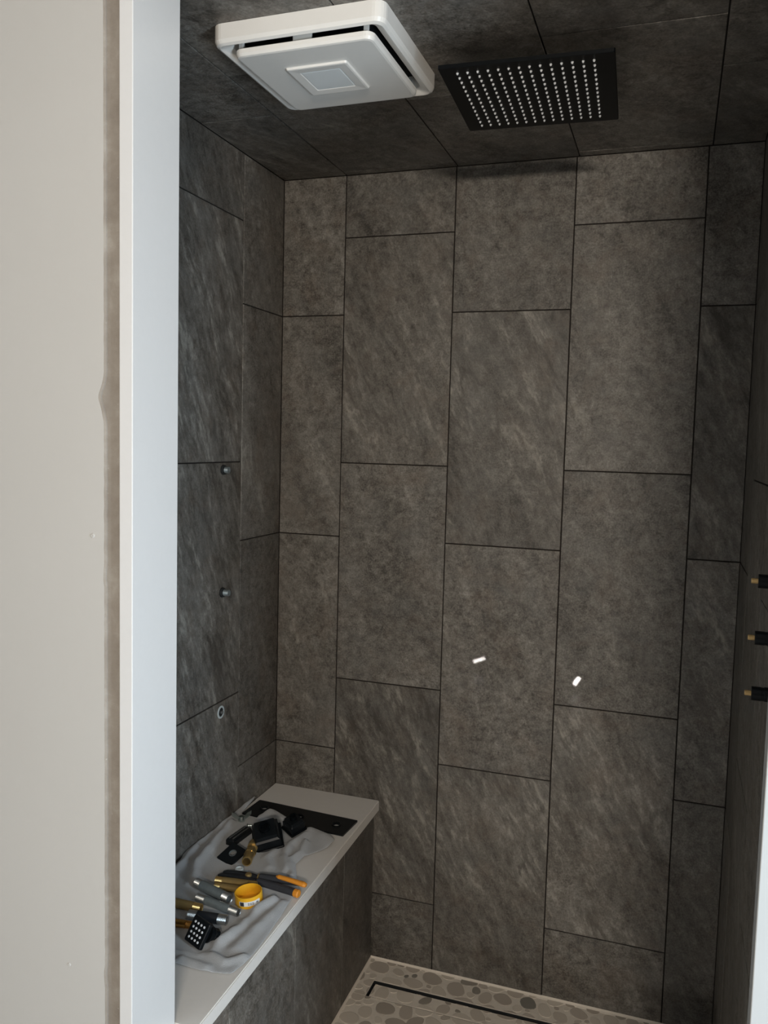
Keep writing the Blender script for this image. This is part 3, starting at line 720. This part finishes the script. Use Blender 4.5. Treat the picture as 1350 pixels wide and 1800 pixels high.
mk('grip', capsule_path([(0.034, -0.5325, pz + .004, .6), (0.040, -0.5320, pz + .005, 1), (0.090, -0.5330, u - .002, 1.05), (0.145, -0.5345, u, .8)], .0075, .0075), GRIP, t)
mk('grip_end', capsule_path([(0.080, -0.5345, u + .005, .35), (0.086, -0.5346, u + .0050, .9), (0.120, -0.5375, u + .004, 1), (0.150, -0.5395, u + .002, 1.15), (0.156, -0.5400, u + .001, .8)], .0062, .0050), ORANGE, t)
mk('jaw', capsule_path([(-0.058, -0.552, pz - .001, .5), (-0.050, -0.5505, pz, .8), (-0.020, -0.548, pz, 1.15), (0.010, -0.546, pz, 1.25), (0.0355, -0.5445, pz, .7)], .0085, .0060), BIRON, t)
mk('jaw', capsule_path([(-0.054, -0.535, pz - .001, .5), (-0.046, -0.534, pz, .8), (-0.018, -0.531, pz, 1.1), (0.010, -0.530, pz, 1.25), (0.0335, -0.5325, pz + .003, .7)], .0080, .0058), BIRON, t)
mk('pivot_bolt', lathe([(.0075, 0), (.0075, .004), (.006, .0055)], 18), BRASSD, t, (0.012, -0.539, pz + .0052))
mk('collar', loft([[(0.0335, -0.5325 + .0068 * math.cos(2 * math.pi * i / 14), pz + .004 + .0068 * math.sin(2 * math.pi * i / 14)) for i in range(14)], [(0.0365, -0.5323 + .0072 * math.cos(2 * math.pi * i / 14), pz + .0045 + .0072 * math.sin(2 * math.pi * i / 14)) for i in range(14)]], True, True), BRASSD, t)

NG = 'threaded pipe nipples on the towel'
nipple('pipe_nipple', (-0.050, -0.5770, TZ + .0095), (0.046, -0.5650, TZ + .0105), .0090, BRASSD, BRASS, 'upper dull brass pipe nipple pressed against the pliers', 'pipe nipple', NG)
nipple('pipe_nipple', (-0.040, -0.5985, TZ + .0085), (0.038, -0.5880, TZ + .0085), .0080, BRASSD, BRASS, 'lower dull brass pipe nipple tucked behind the yellow tape roll', 'pipe nipple', NG, .014)
nipple('pipe_nipple', (-0.082, -0.606, TZ + .0115), (0.020, -0.640, TZ + .0115), .0110, STEEL, STEELB, 'thick galvanized steel pipe nipple left of the yellow tape roll', 'pipe nipple', NG)
nipple('pipe_nipple', (-0.050, -0.655, TZ + .0095), (0.062, -0.676, TZ + .0095), .0090, STEEL, STEELB, 'slimmer galvanized steel pipe nipple in front of the thick one', 'pipe nipple', NG, .024)
nipple('pipe_nipple', (-0.030, -0.722, TZ + .0110), (0.055, -0.712, TZ + .0110), .0105, BIRON, STEELB, 'black iron pipe nipple with bright threaded end behind the body spray', 'pipe nipple', NG, .020)
nipple('pipe_nipple', (-0.105, -0.694, TZ + .0105), (-0.018, -0.692, TZ + .0105), .0100, BRASSD, BRASS, 'brass pipe nipple reaching in from behind the white jamb', 'pipe nipple', NG)
nipple('pipe_nipple', (-0.058, -0.757, TZ + .0085), (-0.004, -0.750, TZ + .0085), .0080, COPPER, COPPER, 'short orange brass pipe nipple beside the body spray', 'pipe nipple', NG, .013)

# yellow thread tape roll
t = tag(empty('thread_tape_roll', (0.056, -0.617, TZ + .0008), (R(5), R(-4), 0)), 'round yellow thread sealing tape roll with a white label', 'tape roll')
def ring(ro, ri, z0, z1, n=40, bev=.0008):
    return loft([[(q * math.cos(2 * math.pi * i / n), q * math.sin(2 * math.pi * i / n), z) for i in range(n)] for q, z in [(ri, z0), (ro - bev, z0), (ro, z0 + bev), (ro, z1 - bev), (ro - bev, z1), (ri, z1)]], close=True)
mk('case', ring(.0300, .0278, 0, .026), YELLOW, t)
mk('base', lathe([(.0277, .0006), (.0277, .0022)], 40), YELLOW, t)
def arc_patch(r, a0, a1, z0, z1, n=14):
    bm = bmesh.new(); vs = []
    for i in range(n + 1):
        a = R(a0 + (a1 - a0) * i / n)
        vs.append([bm.verts.new((q * math.cos(a), q * math.sin(a), z)) for q, z in ((r, z0), (r, z1), (r + .0003, z1), (r + .0003, z0))])
    for a, b in zip(vs, vs[1:]):
        for k in range(4): bm.faces.new((a[k], a[(k + 1) % 4], b[(k + 1) % 4], b[k]))
    bm.faces.new(vs[0]); bm.faces.new(vs[-1][::-1]); bmesh.ops.recalc_face_normals(bm, faces=bm.faces[:]); return bm
lab = mk('label', arc_patch(.0301, -103, -12, .0085, .0185), LABEL, t)
mk('label_print', arc_patch(.0304, -99, -82, .0090, .0178), INK, lab)
for a0, z0, z1 in ((-66, .0140, .0160), (-66, .0110, .0130), (-57, .0140, .0160), (-57, .0110, .0130), (-48, .0140, .0160), (-48, .0110, .0130)):
    mk('label_print', arc_patch(.0304, a0, a0 + 7, z0, z1, 3), INKG, lab)
mk('label_print', arc_patch(.0304, -30, -22, .0115, .0155, 3), INKG, lab)

# body spray head propped on its swivel
e1 = Vector((.920, -.390, -.044)).normalized(); nrm = Vector((-.313, -.798, .514)); nrm = (nrm - e1 * nrm.dot(e1)).normalized()
e2 = nrm.cross(e1); cen = Vector((0.0345, -0.796, 0.5040))
t = tag(empty('body_spray', cen), 'small square black body spray head with sixteen pale nozzles', 'body spray')
Mx = Matrix((e1, e2, nrm)).transposed()
t.rotation_euler = Mx.to_euler()
mk('face_plate', loft([rr(.0245, .0245, .003, -.009), rr(.025, .025, .003, -.008), rr(.025, .025, .003, -.0015), rr(.0238, .0238, .003, 0)], True, True), SATIN, t)
nm_ = None
for i in range(4):
    for j in range(4):
        l = (-.0155 + .0095 * i + .001, .0155 - .0098 * j - .001, 0)
        if nm_ is None: nm_ = mk('nozzle', lathe([(.0025, .0001), (.0025, .0008), (.0018, .0018)], 10), NOZ, t, l).data
        else: link('nozzle', nm_, None, t, l)
mk('swivel', lathe([(.019, -.0092), (.019, -.014), (.013, -.019), (.0135, -.026), (.011, -.032)], 20), MBLACK, t, (.014, .006, 0))
mk('swivel_nut', loft([[(q * math.cos(2 * math.pi * i / 8) + .014, q * math.sin(2 * math.pi * i / 8) + .006, z) for i in range(8)] for q, z in [(.012, -.0321), (.012, -.040), (.009, -.042)]], True, True), MBLACK, t)
